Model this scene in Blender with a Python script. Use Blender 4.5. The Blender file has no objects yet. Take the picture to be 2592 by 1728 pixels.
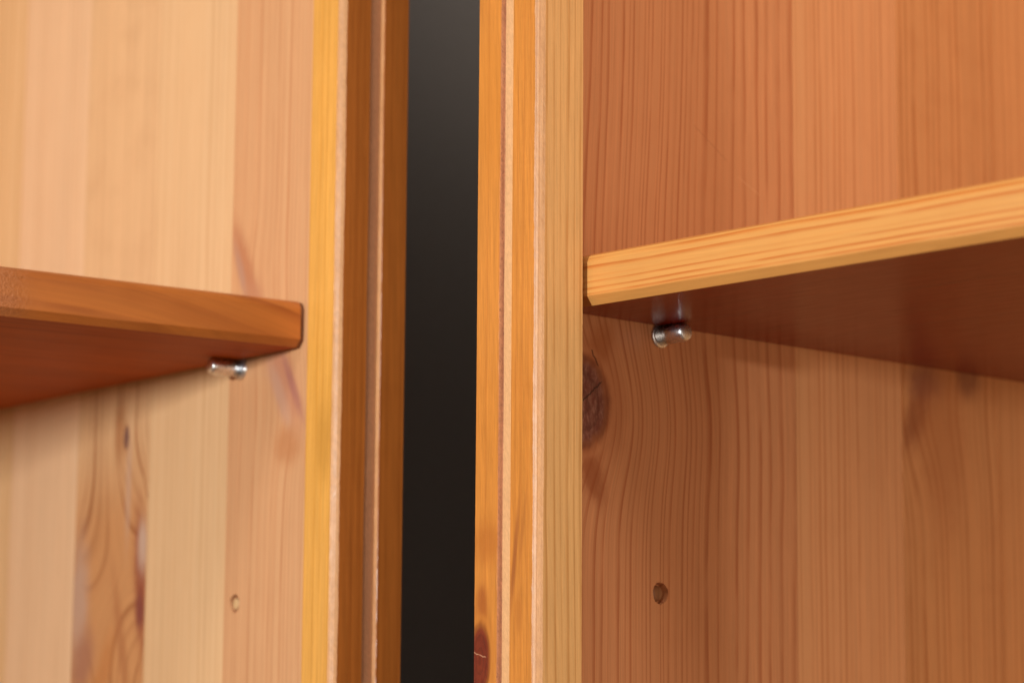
import bpy, bmesh, math, random
from mathutils import Matrix, Vector

random.seed(7)
sc = bpy.context.scene
C = sc.collection
MM = 0.001
CAM_Z = 0.70                 # camera height above the floor
SHELF_Z = CAM_Z + 0.140      # underside of both loose shelves
TOP_Z = CAM_Z + 0.75         # top of the bookcase sides

# ------------------------------------------------------------------ camera
PITCH, ROLL = 0.14650, 0.00675
cp, sp, cr, sr = math.cos(PITCH), math.sin(PITCH), math.cos(ROLL), math.sin(ROLL)
fw = Vector((0, cp, sp)); up0 = Vector((0, -sp, cp)); rt0 = Vector((1, 0, 0))
rt = cr * rt0 + sr * up0
up = -sr * rt0 + cr * up0
cam_data = bpy.data.cameras.new('camera')
cam = bpy.data.objects.new('camera', cam_data)
C.objects.link(cam)
m = Matrix.Identity(4)
for i in range(3):
    m[i][0], m[i][1], m[i][2] = rt[i], up[i], -fw[i]
m[2][3] = CAM_Z
cam.matrix_world = m
cam_data.sensor_width = 22.2
cam_data.lens = 6420 / 2592 * 22.2
cam_data.clip_start = 0.01
cam_data.clip_end = 50
cam_data.dof.use_dof = True
cam_data.dof.focus_distance = 0.868
cam_data.dof.aperture_fstop = 5.6
cam_data.dof.aperture_blades = 7
sc.camera = cam

# ------------------------------------------------------------------ light of the room, plus an added fill lamp
w = bpy.data.worlds.new('World')
sc.world = w
w.use_nodes = True
bg = w.node_tree.nodes['Background']
bg.inputs[0].default_value = (1.0, 0.90, 0.80, 1)
bg.inputs[1].default_value = 0.12
ld = bpy.data.lights.new('room_lamp', 'AREA')
ld.shape = 'RECTANGLE'; ld.size = 0.045; ld.size_y = 0.06; ld.energy = 13.6; ld.color = (0.93, 0.97, 0.96)
lamp = bpy.data.objects.new('room_lamp', ld)
C.objects.link(lamp)
tgt = Vector((-0.03, 0.92, CAM_Z + 0.13))
lamp.location = (-0.63, 0.0, CAM_Z + 0.173)
lamp.rotation_euler = (tgt - lamp.location).to_track_quat('-Z', 'Y').to_euler()

cl = bpy.data.lights.new('ceiling_light', 'AREA')
cl.shape = 'RECTANGLE'; cl.size = 0.8; cl.size_y = 0.35; cl.energy = 19.5; cl.color = (1.0, 0.96, 0.91)
ceil = bpy.data.objects.new('ceiling_light', cl)
C.objects.link(ceil)
ceil.location = (0.0, -0.15, 2.35)
ceil.rotation_euler = (math.radians(14), 0, 0)

fl = bpy.data.lights.new('fill_light', 'AREA')  # added soft fill lamp, front right, to brighten the right side panel
fl.shape = 'RECTANGLE'; fl.size = 1.4; fl.size_y = 1.2; fl.energy = 17.5; fl.color = (1.0, 0.86, 0.71)
fill = bpy.data.objects.new('fill_light', fl)
C.objects.link(fill)
fill.location = (1.45, -1.25, CAM_Z + 0.05)
fill.rotation_euler = (Vector((0.2, 0.95, CAM_Z + 0.1)) - fill.location).to_track_quat('-Z', 'Y').to_euler()

sc.view_settings.view_transform = 'Standard'
sc.view_settings.look = 'None'
sc.view_settings.exposure = 0
sc.view_settings.gamma = 1
sc.cycles.max_bounces = 10
sc.cycles.diffuse_bounces = 6

# ------------------------------------------------------------------ small node language
class S:
    """a socket of a node tree, with arithmetic"""
    tree = None
    def __init__(s, sock): s.k = sock
    def __add__(a, b): return op('ADD', a, b)
    def __radd__(a, b): return op('ADD', b, a)
    def __sub__(a, b): return op('SUBTRACT', a, b)
    def __rsub__(a, b): return op('SUBTRACT', b, a)
    def __mul__(a, b): return op('MULTIPLY', a, b)
    def __rmul__(a, b): return op('MULTIPLY', b, a)
    def __truediv__(a, b): return op('DIVIDE', a, b)
    def __neg__(a): return op('MULTIPLY', a, -1.0)

def put(sock, v):
    if isinstance(v, S): S.tree.links.new(v.k, sock)
    elif isinstance(v, (tuple, list)): sock.default_value = (v[0], v[1], v[2], 1.0)[:len(sock.default_value)]
    else: sock.default_value = v

def op(o, a, b=0.0, c=0.0, clamp=False):
    n = S.tree.nodes.new('ShaderNodeMath'); n.operation = o; n.use_clamp = clamp
    put(n.inputs[0], a); put(n.inputs[1], b); put(n.inputs[2], c)
    return S(n.outputs[0])

def smooth(lo, hi, v):
    n = S.tree.nodes.new('ShaderNodeMapRange'); n.interpolation_type = 'SMOOTHSTEP'
    put(n.inputs['Value'], v); put(n.inputs['From Min'], lo); put(n.inputs['From Max'], hi)
    return S(n.outputs[0])

def gauss(v):
    return op('POWER', math.e, -(v * v))

def vec(x, y, z):
    n = S.tree.nodes.new('ShaderNodeCombineXYZ')
    put(n.inputs[0], x); put(n.inputs[1], y); put(n.inputs[2], z)
    return S(n.outputs[0])

def noise(v, scale=1.0, detail=2.0, rough=0.5, seed=0.0):
    n = S.tree.nodes.new('ShaderNodeTexNoise'); n.noise_dimensions = '4D'
    put(n.inputs['Vector'], v); put(n.inputs['W'], seed); put(n.inputs['Scale'], scale)
    put(n.inputs['Detail'], detail); put(n.inputs['Roughness'], rough)
    return S(n.outputs['Fac'])

def noise1(x, seed=0.0, detail=1.0):
    n = S.tree.nodes.new('ShaderNodeTexNoise'); n.noise_dimensions = '1D'
    put(n.inputs['W'], x + seed); put(n.inputs['Scale'], 1.0); put(n.inputs['Detail'], detail)
    return S(n.outputs['Fac'])

def mix(f, a, b, mode='MIX'):
    n = S.tree.nodes.new('ShaderNodeMix'); n.data_type = 'RGBA'; n.blend_type = mode; n.clamp_factor = True
    put(n.inputs[0], f)
    for i, v in ((6, a), (7, b)): put(n.inputs[i], v)
    return S(n.outputs[2])

def scale_col(c, f):
    n = S.tree.nodes.new('ShaderNodeVectorMath'); n.operation = 'SCALE'
    put(n.inputs[0], c); put(n.inputs['Scale'], f)
    return S(n.outputs[0])

def lin(r, g, b):
    f = lambda c: (c / 255 / 12.92) if c / 255 <= 0.04045 else ((c / 255 + 0.055) / 1.055) ** 2.4
    return (f(r), f(g), f(b))

def new_mat(name):
    mt = bpy.data.materials.new(name); mt.use_nodes = True
    S.tree = mt.node_tree
    return mt, mt.node_tree.nodes['Principled BSDF']

def wood(name, across='Y', along='Z', light=(.6, .36, .16), dark=(.4, .17, .05), spacing=3.2, strength=.6,
         seed=0.0, wander=3.0, pushes=(), knots=(), tilts=(), fine=.5, fiber=.10, blotch=.10, stains=(),
         rough=.42, bump=.02, speck=0.0, speck_col=(.25, .09, .04), gain=None, fade=None, streak_len=.02, rings=True,
         rough_patch=None, coat=0.0, thin=.30, even=.25, off=0.0, zline=None, cracks=(), spec=.45):
    """lacquered pine. Distances in mm, measured in the bookcase's frame with z = 0 at the shelf underside.
    pushes: (a0, z0, La, Lz, P) grain swept aside by P mm near a knot; knots: (a, z, ra, rz, colour, core);
    stains: (a, z, ra, rz, colour, amount)"""
    mt, bs = new_mat(name)
    tc = S.tree.nodes.new('ShaderNodeTexCoord')
    sx = S.tree.nodes.new('ShaderNodeSeparateXYZ')
    S.tree.links.new(tc.outputs['Object'], sx.inputs[0])
    ax = {'X': S(sx.outputs[0]) * 1000.0, 'Y': S(sx.outputs[1]) * 1000.0, 'Z': S(sx.outputs[2]) * 1000.0 - SHELF_Z * 1000}
    a, z = ax[across] - off, ax[along]
    o = ax[[k for k in 'XYZ' if k not in (across, along)][0]]
    # grain coordinate
    f = a + o * 0.35
    if wander:
        f = f + (noise(vec(a * .006, z * .0035, o * .004), 1, 2, .5, seed) - .5) * (2 * wander)
    for t in tilts:                                   # (a_lo, a_hi, slope, curve)
        msk = smooth(t[0], t[1], a)
        f = f + msk * (z * t[2] + z * z * t[3])
    for (a0, z0, La, Lz, P) in pushes:
        f = f - gauss((z - z0) / Lz) * op('POWER', math.e, op('ABSOLUTE', a - a0) / (-La)) * P
    if gain:                                          # (centre, slope, mm, width): rings crowd round the centre
        f = f * gain[1] + op('TANH', (f - gain[0]) / gain[3]) * gain[2]
    g = f / spacing
    g = g + (noise1(g * .37, seed * 3.1 + 5) - .5) * 1.5 + (noise(vec(f * .09, z * .012, 0.0), 1, 2, .5, seed + 7) - .5) * .7
    fr = op('FRACT', g + 100.0)
    late = smooth(thin, .90, fr) * (1.0 - smooth(.90, 1.0, fr))
    idx = op('FLOOR', g + 100.0)
    amp = noise1(idx * .73, seed + 11.3, 0)
    late = late * smooth(even, even + .42, amp) * smooth(.22, .58, noise(vec(idx * 1.37, z * .022 + idx * .77, idx * .31), 1, 2, .6, seed + 17) + even * .12)
    if fine:
        g2 = f / (spacing * .31)
        g2 = g2 + (noise1(g2 * .31, seed * 1.7 + 9) - .5) * 1.4
        fr2 = op('FRACT', g2 + 100.0)
        late2 = smooth(.2, .8, fr2) * (1.0 - smooth(.8, 1.0, fr2)) * noise1(op('FLOOR', g2 + 100.0) * .61, seed + 3.3, 0)
        late = op('ADD', late, late2 * fine, 0, True)
    if fade: late = late * (1.0 - (1 - fade[2]) * smooth(fade[0], fade[1], a))
    if zline: late = late * (1.0 - (1 - zline[2]) * smooth(zline[0], zline[1], z))
    for st_ in [q for q in stains if q[2] > 40]:      # broad heartwood zones lie under the grain
        g_ = gauss((a - st_[0]) / st_[2]) * gauss((z - st_[1]) / st_[3])
        light = mix(smooth(.1, .8, g_) * st_[5], light, st_[4])
    stains = [q for q in stains if q[2] <= 40]
    col = mix(late * strength, light, dark)
    # broad tone, fibres and flecks
    tone = (noise(vec(f * .035, z * .004 + f * .02, o * .02), 1, 2, .6, seed + 2) - .5) * (2 * blotch) + 1.0
    fib = (noise(vec(f * .75, z * streak_len + f * .63, o * .9 + f * .31), 1, 4, .85, seed + 4) - .5) * (6.5 * fiber) + 1.0
    col = scale_col(col, tone * fib)
    cross = noise(vec(a * .05, z * .05, o * .05), 1, 3, .6, seed + 8)
    col = mix(smooth(.45, .75, cross) * blotch, col, dark)
    for st_ in stains:
        a0, z0, ra, rz, c, amt = st_[:6]
        ang = math.radians(st_[6]) if len(st_) > 6 else 0.0
        p_ = (a - a0) * math.cos(ang) - (z - z0) * math.sin(ang)
        q_ = (a - a0) * math.sin(ang) + (z - z0) * math.cos(ang)
        r2 = gauss(p_ / ra) * gauss(q_ / rz)
        jag = smooth(.04, .95, r2 * (noise(vec(p_ * .8 / max(ra, 1) * 2, q_ * .10, 0.0), 1, 4, .75, seed + a0) * 1.5 + .25))
        col = mix(jag * amt, col, c)
    for (a0, z0, ra, rz, c, core) in knots:
        da, dz = (a - a0) / ra, (z - z0) / rz
        wob = noise(vec(a * .13, z * .08, 0.0), 1, 3, .6, seed + 21) - .5
        r = op('SQRT', da * da + dz * dz) + wob * .30
        ringk = op('FRACT', r * 3.2 + noise(vec(a * .35, z * .25, 0.0), 1, 3, .6, seed) * 1.2)
        ringk = smooth(.3, .9, ringk) * (1.0 - smooth(.9, 1.0, ringk))
        mott = smooth(.42, .66, noise(vec(a * .5, z * .22, 0.0), 1, 5, .75, seed + 5))
        kc = mix(mott * .75, c, core)
        kc = mix(ringk * .45, kc, (c[0] * .5, c[1] * .45, c[2] * .45))
        halo = (1.0 - smooth(.95, 1.9, r)) * .5
        col = mix(halo, col, dark)
        col = mix(1.0 - smooth(.82, 1.06, r), col, kc)
        rim = gauss((r - 1.0) / .09) * noise(vec(a * .3, z * .12, 0.0), 1, 2, .5, seed + 77)
        col = mix(rim, col, (c[0] * .7, c[1] * .5, c[2] * .4))
        pale = gauss((r - 1.22) / .10) * .35
        col = mix(pale, col, light)
    for (a1, z1, a2, z2, wd, c) in cracks:
        L_ = math.hypot(a2 - a1, z2 - z1); ux, uz = (a2 - a1) / L_, (z2 - z1) / L_
        t_ = (a - a1) * ux + (z - z1) * uz
        n_ = (z - z1) * ux - (a - a1) * uz + (noise1(t_ * .6, seed + a1) - .5) * .9
        ck = gauss(n_ / wd) * smooth(0.0, L_ * .08, t_) * (1.0 - smooth(L_ * .85, L_, t_))
        col = mix(ck, col, c)
    fleck = noise(vec(a * 1.5, z * .10 + a * .4, o * 1.1), 1, 2, .6, seed + 61)
    col = mix(smooth(.66, .76, fleck) * .30, col, dark)
    dust = noise(vec(a * .8, z * .8, o * .8), 1, 1, .5, seed + 71)
    col = mix(smooth(.80, .86, dust) * .35, col, (.75, .55, .40))
    if speck:
        pores = noise(vec(a * 2.2, z * .9, o * 1.4), 1, 2, .6, seed + 31)
        col = mix(smooth(.60, .74, pores) * speck, col, speck_col)
    put(bs.inputs['Base Color'], col)
    rr = (noise(vec(a * .3, z * .05, o * .3), 1, 3, .6, seed + 6) - .5) * .14 + rough
    put(bs.inputs['Roughness'], rr)
    put(bs.inputs['Specular IOR Level'], spec)
    if coat:
        put(bs.inputs['Coat Weight'], coat); put(bs.inputs['Coat Roughness'], .12)
    h = noise(vec(f * 2.2, z * .035 + f * .9, o * .8), 1, 3, .7, seed + 13) * .6 + late * .3
    h = h + noise(vec(a * .55, z * .4, o * .55), 1, 2, .6, seed + 14) * .5
    if rough_patch:                                   # torn, blistered lacquer (lo, hi along the board)
        rp = smooth(rough_patch[0], rough_patch[1], z)
        h = h + rp * noise(vec(a * .75, z * .55, o * .75), 1, 3, .65, seed + 40) * rough_patch[2]
    bp = S.tree.nodes.new('ShaderNodeBump')
    put(bp.inputs['Height'], h); bp.inputs['Strength'].default_value = 1.0; bp.inputs['Distance'].default_value = bump * MM
    S.tree.links.new(bp.outputs[0], bs.inputs['Normal'])
    return mt

# ------------------------------------------------------------------ mesh helpers
def link(name, bm, mats, parent=None, smooth_faces=False, loc=(0, 0, 0)):
    me = bpy.data.meshes.new(name)
    bmesh.ops.recalc_face_normals(bm, faces=bm.faces[:])
    bm.to_mesh(me); bm.free()
    for mt in (mats if isinstance(mats, (list, tuple)) else [mats]): me.materials.append(mt)
    if smooth_faces:
        for p in me.polygons: p.use_smooth = True
    o = bpy.data.objects.new(name, me); C.objects.link(o)
    o.location = loc
    if parent: o.parent = parent
    return o

def tag(o, label, cat, group=None):
    o['label'] = label; o['category'] = cat
    if group: o['group'] = group
    return o

def empty(name, loc, rz=0.0, parent=None):
    o = bpy.data.objects.new(name, None); C.objects.link(o)
    o.empty_display_size = .05
    o.location = loc; o.rotation_euler = (0, 0, rz)
    if parent: o.parent = parent
    return o

def outer_face(bm, x):
    for f in bm.faces:
        if all(abs(v.co.x - x * MM) < 2e-4 for v in f.verts): f.material_index = 1
    return bm

def box(x0, x1, y0, y1, z0, z1, bev=0.0):
    bm = bmesh.new()
    bmesh.ops.create_cube(bm, size=1)
    for v in bm.verts:
        v.co = Vector((x0 + (v.co.x + .5) * (x1 - x0), y0 + (v.co.y + .5) * (y1 - y0), z0 + (v.co.z + .5) * (z1 - z0))) * MM
    if bev: bmesh.ops.bevel(bm, geom=bm.edges[:], offset=bev * MM, segments=2, affect='EDGES')
    return bm

def stave_mesh(x0, x1, y0, y1, z0, z1, face_x, hole=None, bev=.12):
    """a glued stave; face_x is the side that shows; hole = (y, z, radius, depth) drilled into that side"""
    if not hole: return box(x0, x1, y0, y1, z0, z1, bev)
    hy, hz, hr, hd = hole
    bm = bmesh.new()
    inx = x0 if face_x == x1 else x1
    sgn = 1 if face_x > inx else -1
    n = 40
    c0, c1 = hz - 14, hz + 14
    P = lambda x, y, z: bm.verts.new(Vector((x, y, z)) * MM)
    circ, sq, deep = [], [], []
    for i in range(n):
        t = 2 * math.pi * i / n
        cy, cz = math.cos(t), math.sin(t)
        rr = hr * (1 + .035 * math.sin(3 * t + 1) + .02 * math.sin(7 * t))
        circ.append(P(face_x, hy + rr * cy, hz + rr * cz))
        deep.append(P(face_x - sgn * hd, hy + rr * .93 * cy, hz + rr * .93 * cz))
        ky = ((y1 - hy) if cy > 0 else (hy - y0)) / max(abs(cy), 1e-6)
        kz = 14 / max(abs(cz), 1e-6)
        k = min(ky, kz)
        sq.append((hy + k * cy, hz + k * cz))
    # rectangle ring, its four corners added
    ring = [P(face_x, *q) for q in sq]
    for i in range(n):
        j = (i + 1) % n
        a, b = sq[i], sq[j]
        ona = abs(a[0] - y0) < 1e-4 or abs(a[0] - y1) < 1e-4
        onb = abs(b[0] - y0) < 1e-4 or abs(b[0] - y1) < 1e-4
        if ona != onb:
            cyy = a[0] if ona else b[0]
            czz = b[1] if ona else a[1]
            cv = P(face_x, cyy, czz)
            bm.faces.new((circ[i], ring[i], cv, ring[j], circ[j]))
        else:
            bm.faces.new((circ[i], ring[i], ring[j], circ[j]))
        bm.faces.new((circ[j], deep[j], deep[i], circ[i]))
    bm.faces.new(deep)
    for (za, zb) in ((z0, c0), (c1, z1)):
        bm.faces.new([P(face_x, y0, za), P(face_x, y1, za), P(face_x, y1, zb), P(face_x, y0, zb)])
    f = lambda *q: bm.faces.new([P(*v) for v in q])
    f((inx, y0, z0), (inx, y1, z0), (inx, y1, z1), (inx, y0, z1))
    for yy in (y0, y1): f((inx, yy, z0), (face_x, yy, z0), (face_x, yy, z1), (inx, yy, z1))
    for zz in (z0, z1): f((inx, y0, zz), (face_x, y0, zz), (face_x, y1, zz), (inx, y1, zz))
    return bm

def trim_mesh(side_x, s, w_back, z0, z1, seed):
    """front moulding: side face, worn chamfer, two flats with a sloping quirk between them.
    side_x: the face that looks into the case; s = +1 when the moulding runs to +X from it"""
    rnd = random.Random(seed)
    # (distance from side face, distance forward of the back, jitter, material of the strip that FOLLOWS)
    prof = [(0, 0, .03, 0), (0, 18.0, .10, 1), (.5, 18.9, .10, 1), (1.5, 19.9, .10, 1), (2.6, 20.6, .09, 2), (13.4, 20.7, .02, 3),
            (13.55, 20.4, .03, 3), (18.8, 19.15, .05, 4), (19.4, 19.05, .05, 4), (19.9, 20.45, .05, 5), (20.1, 20.65, .04, 5),
            (31.0, 20.7, .02, 6), (31.6, 20.1, .02, 6), (31.6, 0, 0, 6)]
    zs = [z0]
    z = CAM_Z * 1000 - 60
    while z < CAM_Z * 1000 + 320:
        zs.append(z); z += 1.6
    zs.append(z1)
    bm = bmesh.new()
    rows = []
    wob = [(rnd.uniform(0, 6.28), rnd.uniform(.03, .09), rnd.uniform(0, 6.28), rnd.uniform(.3, .7)) for _ in prof]
    for zz in zs:
        row = []
        for (q, f, j, mi), wb in zip(prof, wob):
            d = j * (1.1 * math.sin(zz * wb[1] + wb[0]) + .6 * math.sin(zz * wb[3] + wb[2]) + .55 * rnd.gauss(0, 1))
            du = 0.0 if q == 0 else d * .8
            row.append(bm.verts.new(Vector((side_x + s * (q + du), w_back - f - d * (.9 if q == 0 else .35), zz)) * MM))
        rows.append(row)
    n = len(prof)
    for a, b in zip(rows, rows[1:]):
        for i in range(n):
            fa = bm.faces.new((a[i], a[(i + 1) % n], b[(i + 1) % n], b[i]))
            fa.material_index = prof[i][3]
    bm.faces.new(rows[0]); bm.faces.new(rows[-1])
    return bm

def shelf_mesh(x0, x1, y1, th=18.0, ch=2.8, end=None):
    """board with eased front edges; y = 0 is where the front chamfer meets the underside"""
    prof = [(0, 0), (-ch + .15, ch - .15), (-ch, ch + .15), (-ch, th - 3.3), (-ch + .35, th - 2.3), (-ch + 1.1, th - 1.1), (-.4, th - .25), (.8, th), (y1, th), (y1, 0)]
    bm = bmesh.new()
    xs = [x0] + [x0 + (x1 - x0) * i / 40 for i in range(1, 40)] + [x1]
    rnd = random.Random(3)
    rows = []
    for x in xs:
        rows.append([bm.verts.new(Vector((x, y + (rnd.gauss(0, .05) if 0 < i < 8 else 0), z + (rnd.gauss(0, .05) if i in (1, 2) else 0))) * MM) for i, (y, z) in enumerate(prof)])
    n = len(prof)
    for a, b in zip(rows, rows[1:]):
        for i in range(n):
            fa = bm.faces.new((a[i], a[(i + 1) % n], b[(i + 1) % n], b[i]))
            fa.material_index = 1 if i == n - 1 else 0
    bm.faces.new(rows[0]); bm.faces.new(rows[-1])
    return bm

def lathe_x(prof, n=40):
    """turned along X; prof = (x, r)"""
    bm = bmesh.new()
    rows = [[bm.verts.new(Vector((x, r * math.cos(2 * math.pi * i / n), r * math.sin(2 * math.pi * i / n))) * MM) for i in range(n)] for x, r in prof]
    for a, b in zip(rows, rows[1:]):
        for i in range(n): bm.faces.new((a[i], a[(i + 1) % n], b[(i + 1) % n], b[i]))
    bm.faces.new(rows[0]); bm.faces.new(rows[-1])
    return bm

# ------------------------------------------------------------------ frames of the two bookcases
YR, YL = 0.82358, 0.64050
eR = Vector((math.cos(YR), -math.sin(YR), 0)); dR = Vector((math.sin(YR), math.cos(YR), 0))
eL = Vector((-math.cos(YL), -math.sin(YL), 0)); dL = Vector((-math.sin(YL), math.cos(YL), 0))
OR = (eR * -630.3 + dR * 606.9) * MM
OL = (eL * -508.5 + dL * 826.3) * MM
TZ = TOP_Z * 1000

# ------------------------------------------------------------------ wall behind the gap, floor under the cases
def plain(name, col, rough=.8, bump=.3, sc_=300):
    mt, bs = new_mat(name)
    tc = S.tree.nodes.new('ShaderNodeTexCoord')
    n = noise(S(tc.outputs['Object']), sc_, 4, .6)
    put(bs.inputs['Base Color'], scale_col(col, n * .25 + .88)); put(bs.inputs['Roughness'], rough)
    bp = S.tree.nodes.new('ShaderNodeBump'); put(bp.inputs['Height'], n); bp.inputs['Distance'].default_value = bump * MM
    S.tree.links.new(bp.outputs[0], bs.inputs['Normal'])
    return mt
M_wall = plain('grey_wall_paint', (.30, .262, .232))
M_floor = plain('floor_boards', (.16, .09, .05), .5)
def slab(name, pts, z0, z1, mt):
    bm = bmesh.new()
    lo = [bm.verts.new((p.x, p.y, z0)) for p in pts]; hi = [bm.verts.new((p.x, p.y, z1)) for p in pts]
    n = len(pts)
    for i in range(n): bm.faces.new((lo[i], lo[(i + 1) % n], hi[(i + 1) % n], hi[i]))
    bm.faces.new(lo); bm.faces.new(hi)
    o = link(name, bm, mt); o['kind'] = 'structure'
    return o
DL, DR = .8263 + .345, .6069 + .385
det = dL.x * dR.y - dL.y * dR.x
cor = Vector(((DL * dR.y - dL.y * DR) / det, (dL.x * DR - DL * dR.x) / det, 0))
slab('wall', [cor, cor + eL * 1.25, cor + eL * 1.25 + dL * .1, cor + (dL + dR) * .1, cor + eR * 1.25 + dR * .1, cor + eR * 1.25], -.01, 2.3, M_wall)
slab('floor', [Vector((-3, -3, 0)), Vector((3, -3, 0)), Vector((3, 2.6, 0)), Vector((-3, 2.6, 0))], -.06, -.002, M_floor)

# ------------------------------------------------------------------ woods
PINK = lin(205, 150, 125)
trim_flat_R = wood('orange_lacquered_pine', 'X', 'Z', light=(.50, .180, .030), dark=(.33, .088, .010), spacing=2.9, strength=.30, seed=1.3, wander=1.0,
                   fiber=.17, blotch=.16, rough=.36, bump=.014, streak_len=.05,
                   knots=((-11.4, -121.5, 5.0, 12.0, (.125, .012, .004), (.19, .026, .007)),),
                   stains=((-10.5, -102, 3.2, 7, (.25, .05, .008), .7), (-8, -82, 9, 8, (.36, .10, .014), .6), (5.5, -88, 1.2, 19, (.27, .075, .016), .85, 6),
                           (9.3, -78, 1.0, 13, (.34, .11, .02), .7, 7), (7.5, -106, 2.0, 7, (.36, .11, .018), .5), (-9, 70, 9, 30, (.50, .17, .02), .4)),
                   cracks=((-14.9, -118.5, -11.8, -119.5, .16, (.42, .2, .11)), (-11.8, -119.5, -8.2, -120.5, .16, (.42, .2, .11))))
trim_flat_L = wood('brown_orange_pine', 'X', 'Z', light=(.37, .105, .017), dark=(.23, .052, .007), spacing=3.0, strength=.40, seed=4.1, wander=1.0,
                   fiber=.16, blotch=.14, rough=.34, bump=.012, streak_len=.03)
trim_side_R = wood('tan_pine_edge', 'Y', 'Z', light=(.76, .41, .15), dark=(.50, .20, .045), spacing=3.3, strength=.7, seed=2.2, wander=.5, fine=.12, thin=.55, even=.1,
                   fiber=.10, blotch=.05, rough=.45, bump=.012, streak_len=.05, speck=.15, speck_col=(.35, .13, .03), pushes=((-16, -150, 12, 60, 2.5),))
trim_side_L = wood('yellow_pine_edge', 'Y', 'Z', light=(.67, .325, .068), dark=(.50, .20, .02), spacing=2.2, strength=.65, seed=5.2, wander=1.0, fine=.5,
                   fiber=.15, blotch=.14, rough=.36, bump=.02, streak_len=.03, speck=.35, speck_col=(.38, .17, .04),
                   stains=((-17, -38, 6, 16, (.45, .20, .03), .6),))
chamfer_m = wood('worn_pink_chamfer', 'X', 'Z', light=(.52, .25, .10), dark=(.31, .105, .033), spacing=1.6, strength=.5, seed=6.5, wander=.5, fiber=.14,
                 blotch=.18, rough=.48, bump=.10, speck=.30, speck_col=(.42, .15, .06), streak_len=.4, coat=.25)
quirk_m = wood('rough_quirk_wood', 'X', 'Z', light=(.60, .265, .125), dark=(.42, .14, .06), spacing=2.2, strength=.3, seed=7.7, wander=.6, fiber=.12,
               blotch=.14, rough=.6, bump=.05, speck=.4, speck_col=(.30, .10, .05), streak_len=.6, spec=.2)
quirk_R_m = wood('tan_quirk_wood', 'X', 'Z', light=(.66, .36, .165), dark=(.48, .20, .08), spacing=2.2, strength=.3, seed=7.2, wander=.6, fiber=.12,
                 blotch=.14, rough=.55, bump=.05, speck=.5, speck_col=(.34, .12, .05), streak_len=.6, spec=.3)
wall_R = wood('shaded_quirk_wall', 'Y', 'Z', light=(.45, .18, .08), dark=(.22, .07, .03), spacing=1.6, strength=.5, seed=8.7, wander=.4, fiber=.25,
              blotch=.2, rough=.5, bump=.06, speck=.8, speck_col=(.12, .03, .02), streak_len=.8)  # dark specks; the unlit quirk wall's shade is put into the colour
outer_m = wood('pine_outer_edge', 'Y', 'Z', light=(.5, .2, .04), dark=(.35, .1, .015), seed=9.1)
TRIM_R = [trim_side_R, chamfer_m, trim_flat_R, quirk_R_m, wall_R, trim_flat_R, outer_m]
TRIM_L = [trim_side_L, chamfer_m, trim_flat_L, quirk_m, chamfer_m, trim_flat_L, outer_m]  # pale chamfer wood on the quirk wall puts its lit look into colour

R1 = wood('red_heart_pine', light=(.66, .275, .115), dark=(.42, .115, .036), spacing=3.7, strength=.80, seed=11.0, wander=1.6, fine=.2, thin=.48, fiber=.09, blotch=.06, rough=.42, bump=.015, gain=(47, .52, 24.0, 24.0), even=.18,
          pushes=((4, -33, 32, 26, 24.0), (46, 20, 40, 55, -4.0), (10, 130, 40, 90, 5.0)),
          knots=((8, -31, 15.5, 16, (.20, .055, .034), (.42, .20, .14)),),
          stains=((20, -10, 6, 9, (.42, .11, .02), .6, 25), (16, -56, 6, 12, (.28, .055, .012), .7, -25), (90, 40, 16, 60, (.55, .21, .08), .4)),
          cracks=((10.5, -31, 21, -22.5, .28, (.03, .008, .004)), (15, -12, 19, -18, .3, (.10, .025, .01)),
                  (68, 78, 88, 66, .12, (.42, .15, .06)), (92, 62, 106, 56, .10, (.72, .36, .17))))
R2 = wood('pale_quarter_pine', light=(.75, .34, .145), dark=(.57, .205, .068), spacing=2.9, strength=.8, seed=12.0, wander=1.6, fine=.45, fiber=.08, blotch=.12, bump=.012,
          stains=((128, 60, 5, 300, (.72, .35, .15), .4), (160, 20, 9, 14, (.75, .40, .22), .35, 20)))
R3 = wood('orange_knotty_pine', light=(.66, .285, .105), dark=(.44, .135, .035), spacing=4.2, strength=.7, seed=13.0, wander=4, fine=.3, blotch=.18, bump=.012,
          pushes=((196, -14, 30, 30, -14),),
          stains=((204, -6, 12, 10, (.26, .085, .05), .8), (197, -22, 7, 14, (.26, .06, .02), .7, 25), (232, -2, 9, 9, (.2, .06, .03), .7), (215, -30, 18, 40, (.45, .14, .04), .5)))
R4 = wood('orange_straight_pine', light=(.66, .29, .11), dark=(.48, .16, .04), spacing=3.6, strength=.6, seed=14.0, wander=3, bump=.012)
OFF = 5.8
L1 = wood('pink_tan_pine', off=OFF, light=(.59, .31, .15), dark=(.46, .185, .075), spacing=2.6, strength=.8, seed=21.0, wander=1.3, fine=.45, fiber=.08, blotch=.08, bump=.012,
          pushes=((40, 36, 16, 18, 6), (2, -22, 18, 22, -7)),
          stains=((38, 38, 5.5, 24, (.42, .16, .075), .9, 28), (41, 36, 2.6, 14, (.40, .21, .14), .8, 24), (31, 24, 8, 9, (.44, .19, .10), .7, 30),
                  (7, -10, 8, 26, (.46, .19, .11), .8, 34), (9, -17, 4, 17, (.48, .26, .17), .8, 30), (0, -14, 2.6, 16, (.34, .13, .10), .8, 30), (3, -37, 10, 8, (.44, .17, .065), .7)))
L2 = wood('cream_sapwood_pine', off=OFF, light=(.67, .42, .22), dark=(.56, .30, .135), spacing=3.4, strength=.7, seed=22.0, wander=1.4, fine=.5, fiber=.06, blotch=.09, bump=.012)
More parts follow.
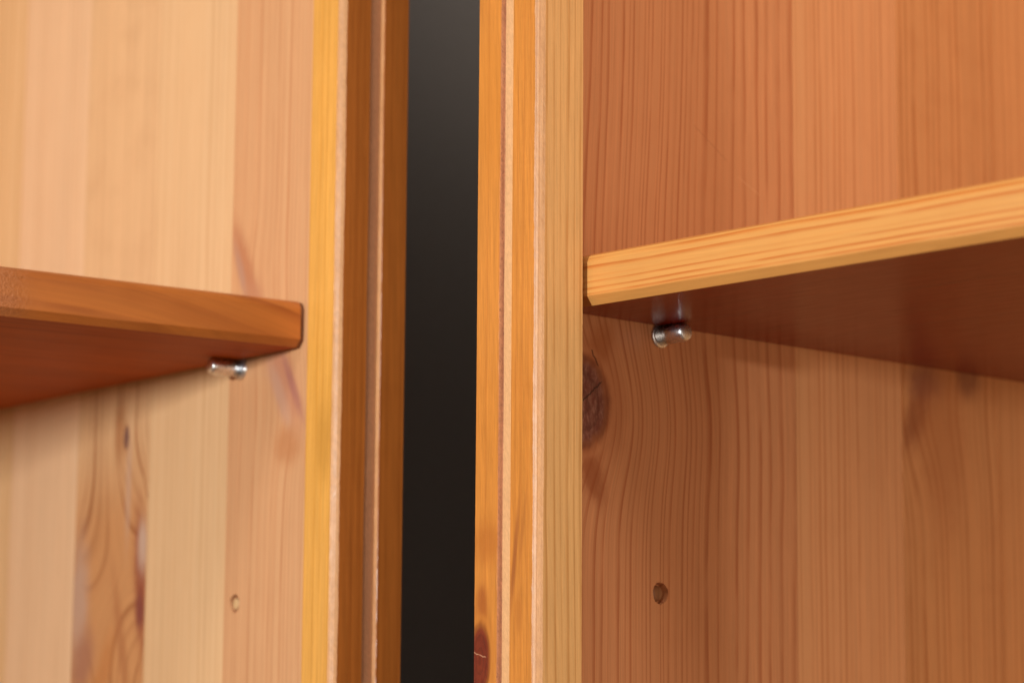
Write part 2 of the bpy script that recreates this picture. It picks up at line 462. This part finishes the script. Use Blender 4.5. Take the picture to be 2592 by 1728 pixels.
L3 = wood('figured_knotty_pine', off=OFF, light=(.66, .40, .205), dark=(.30, .10, .03), spacing=5.0, strength=.95, zline=(-15, 25, .22), seed=23.0, wander=5, fine=.2, fiber=.06, blotch=.12, bump=.012, thin=.4,
          pushes=((118, -80, 26, 34, -30), (172, -95, 24, 40, 26), (134, -24, 7, 14, 6)),
          knots=((134, -23, 2.0, 5.0, (.14, .06, .05), (.30, .17, .13)),),
          stains=((146, -100, 70, 72, (.52, .22, .075), .85), (118, -84, 6, 32, (.28, .07, .03), 1.0, 6), (117, -70, 4.6, 12, (.50, .32, .23), 1.0), (118, -97, 4, 9, (.18, .035, .03), .9),
                  (173, -92, 9, 30, (.46, .27, .18), 1.0), (168, -118, 10, 16, (.34, .14, .08), .9, -20), (131, -44, 2.6, 26, (.50, .30, .20), .7),
                  (140, -20, 5, 16, (.36, .14, .05), .7), (150, -125, 7, 24, (.46, .17, .05), .8, -25), (133, -112, 4, 34, (.38, .14, .05), .8, 16)))
L4 = wood('pale_pink_pine', off=OFF, light=(.69, .435, .25), dark=(.58, .32, .16), spacing=4.5, strength=.7, seed=24.0, wander=4, fine=.3, fiber=.06, blotch=.10, bump=.012)
L5 = wood('yellow_sap_pine', off=OFF, light=(.65, .40, .20), dark=(.55, .29, .11), spacing=5, strength=.7, seed=25.0, wander=4, fine=.3, fiber=.06, blotch=.10, bump=.012)
rough_out_m = plain('darkened_outer_face', (.16, .07, .03), .6)  # unseen outer faces coloured dark to cut bounced light in the gap
back_m = wood('pine_back', 'X', 'Z', light=(.6, .33, .13), dark=(.5, .2, .07), seed=31.0)
shelf_L_m = wood('brown_lacquered_shelf_pine', 'Z', 'X', light=(.41, .118, .020), dark=(.22, .044, .007), spacing=9.0, strength=.75, seed=41.0, wander=5.0, fine=.10,
                 fiber=.10, blotch=.12, rough=.40, bump=.02, streak_len=.012, tilts=((-400, -399, .24, .0009),), rough_patch=(-106, -120, 30.0),
                 stains=((8, -126, 20, 16, (.34, .12, .045), .55),))
shelf_R_m = wood('honey_shelf_pine', 'Z', 'X', light=(.57, .255, .064), dark=(.44, .115, .015), spacing=2.5, strength=.95, seed=42.0, wander=.25, fine=.08,
                 fiber=.07, blotch=.06, rough=.42, bump=.012, streak_len=.03, thin=.35, even=.08)
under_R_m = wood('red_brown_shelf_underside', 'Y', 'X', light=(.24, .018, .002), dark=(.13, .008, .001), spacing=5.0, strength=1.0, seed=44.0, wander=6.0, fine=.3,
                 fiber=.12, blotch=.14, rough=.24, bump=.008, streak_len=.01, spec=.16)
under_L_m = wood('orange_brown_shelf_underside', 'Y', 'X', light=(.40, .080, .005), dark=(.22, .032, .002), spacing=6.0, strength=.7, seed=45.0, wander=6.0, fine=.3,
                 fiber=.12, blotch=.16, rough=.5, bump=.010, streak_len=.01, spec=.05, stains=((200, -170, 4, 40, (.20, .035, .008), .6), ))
plug_m = wood('wood_plug', light=(.32, .13, .05), dark=(.16, .055, .018), seed=51.0, rough=.5)
plug_L_m = wood('pale_wood_plug', light=(.58, .36, .17), dark=(.4, .2, .08), seed=52.0, rough=.5)

# ------------------------------------------------------------------ right bookcase
bR = empty('bookcase', (OR.x, OR.y, 0), -YR)
tag(bR, 'reddish pine bookcase with a large dark knot on its side, holding the honey yellow shelf', 'bookcase', 'two pine bookcases meeting at a corner')
bL = empty('bookcase', (OL.x, OL.y, 0), YL)
tag(bL, 'pale pine bookcase with a bright cream stave in its side, holding the brown shelf', 'bookcase', 'two pine bookcases meeting at a corner')

panR = empty('side_panel', (0, 0, 0), 0, bR)
HZ = SHELF_Z * 1000
jit = random.Random(5)
for i, (a, b, mt) in enumerate(((-5.6, 124.6, R1), (124.6, 188.6, R2), (188.6, 253, R3), (253, 322, R4))):
    hole = (50.1, HZ - 96.3, 3.9, 3.0) if i == 0 else None
    dx = (0, -.06, .03, -.04)[i]
    st = link('stave', outer_face(stave_mesh(-14.5, dx, a, b, 0, TZ, dx, hole), -14.5), [mt, rough_out_m], panR)
pl = link('hole_plug', lathe_x([(-2.95, 2.9), (-1.5, 2.7), (-1.1, 2.0), (-1.0, 1.1)], 28), plug_m, panR, loc=(0, 50.1 * MM, (HZ - 96.3) * MM))
tR = link('front_trim', trim_mesh(16.7, -1, -5.6, 0, TZ, 11), TRIM_R, bR)
link('back_board', box(0, 800, 322.2, 330, 0, TZ, .2), back_m, bR)

panL = empty('side_panel', (0, 0, 0), 0, bL)
for i, (a, b, mt) in enumerate(((-4.5, 54.3, L1), (54.3, 119.6, L2), (119.6, 184.8, L3), (184.8, 251, L4), (251, 322, L5))):
    hole = (46.2, HZ - 96.8, 3.7, 3.0) if i == 0 else None
    dx = 5.8 + (0, .06, -.03, .05, 0)[i]
    link('stave', outer_face(stave_mesh(dx, 24, a, b, 0, TZ, dx, hole), 24), [mt, rough_out_m], panL)
link('hole_plug', lathe_x([(2.95, 2.3), (.7, 2.2), (.45, 1.7)], 28), plug_L_m, panL, loc=(5.8 * MM, 46.2 * MM, (HZ - 96.8) * MM))
link('front_trim', trim_mesh(5.8, 1, -4.5, 0, TZ, 23), TRIM_L, bL)
link('back_board', box(-800, 2, 322.2, 330, 0, TZ, .2), back_m, bL)

# ------------------------------------------------------------------ loose shelves
def place(o, origin, rz, x=0, y=0, z=0):
    o.matrix_world = Matrix.Translation((origin.x, origin.y, 0)) @ Matrix.Rotation(rz, 4, 'Z') @ Matrix.Translation(Vector((x, y, z)) * MM)
def lift(bm, dz):
    for v in bm.verts: v.co.z += dz * MM
    return bm
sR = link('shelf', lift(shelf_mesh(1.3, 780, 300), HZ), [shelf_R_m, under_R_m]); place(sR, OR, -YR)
tag(sR, 'honey yellow pine shelf with straight dark grain lines along its front edge', 'shelf', 'loose shelves resting on metal pins')
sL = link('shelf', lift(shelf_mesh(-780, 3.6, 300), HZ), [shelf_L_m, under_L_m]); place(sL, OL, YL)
tag(sL, 'dark orange brown pine shelf with rough blistered lacquer on its front edge', 'shelf', 'loose shelves resting on metal pins')

# ------------------------------------------------------------------ shelf pins
mt, bs = new_mat('zinc_plated_steel')
bs.inputs['Metallic'].default_value = 1.0
tc = S.tree.nodes.new('ShaderNodeTexCoord')
nz = noise(S(tc.outputs['Object']), 900, 3, .6)
put(bs.inputs['Base Color'], mix(smooth(.35, .7, nz), (.80, .80, .81), (.60, .59, .60)))
put(bs.inputs['Roughness'], nz * .28 + .14)
bp = S.tree.nodes.new('ShaderNodeBump'); put(bp.inputs['Height'], nz); bp.inputs['Distance'].default_value = .015 * MM
S.tree.links.new(bp.outputs[0], bs.inputs['Normal'])
M_pin = mt
def pin(origin, rz, x, y, s, ln, label):
    t = empty('shelf_pin', (0, 0, 0))
    place(t, origin, rz, x, y, HZ - 3.45)
    if s < 0: t.matrix_world = t.matrix_world @ Matrix.Rotation(math.pi, 4, 'Z')
    tag(t, label, 'shelf pin', 'metal shelf pins')
    prof = [(-8, 2.5), (.8, 2.5), (1.0, 3.4), (ln - 2.3, 3.42), (ln - 2.0, 3.34), (ln - .9, 3.22), (ln - .4, 3.02), (ln - .1, 2.75), (ln, 2.6), (ln, .01)]
    link('peg', lathe_x(prof, 48), M_pin, t, True)
    link('flange', lathe_x([(0.05, 2.6), (.02, 4.35), (.12, 4.55), (.55, 4.6), (.85, 4.45), (1.0, 4.1), (1.05, 3.45)], 48), M_pin, t, True)
    return t
pin(OR, -YR, 0, 50.0, 1, 13.4, 'metal shelf pin with a flat round tip facing out, under the honey yellow shelf')
pin(OL, YL, 5.8, 45.0, -1, 14.6, 'shiny metal shelf pin seen side on, under the dark orange brown shelf')
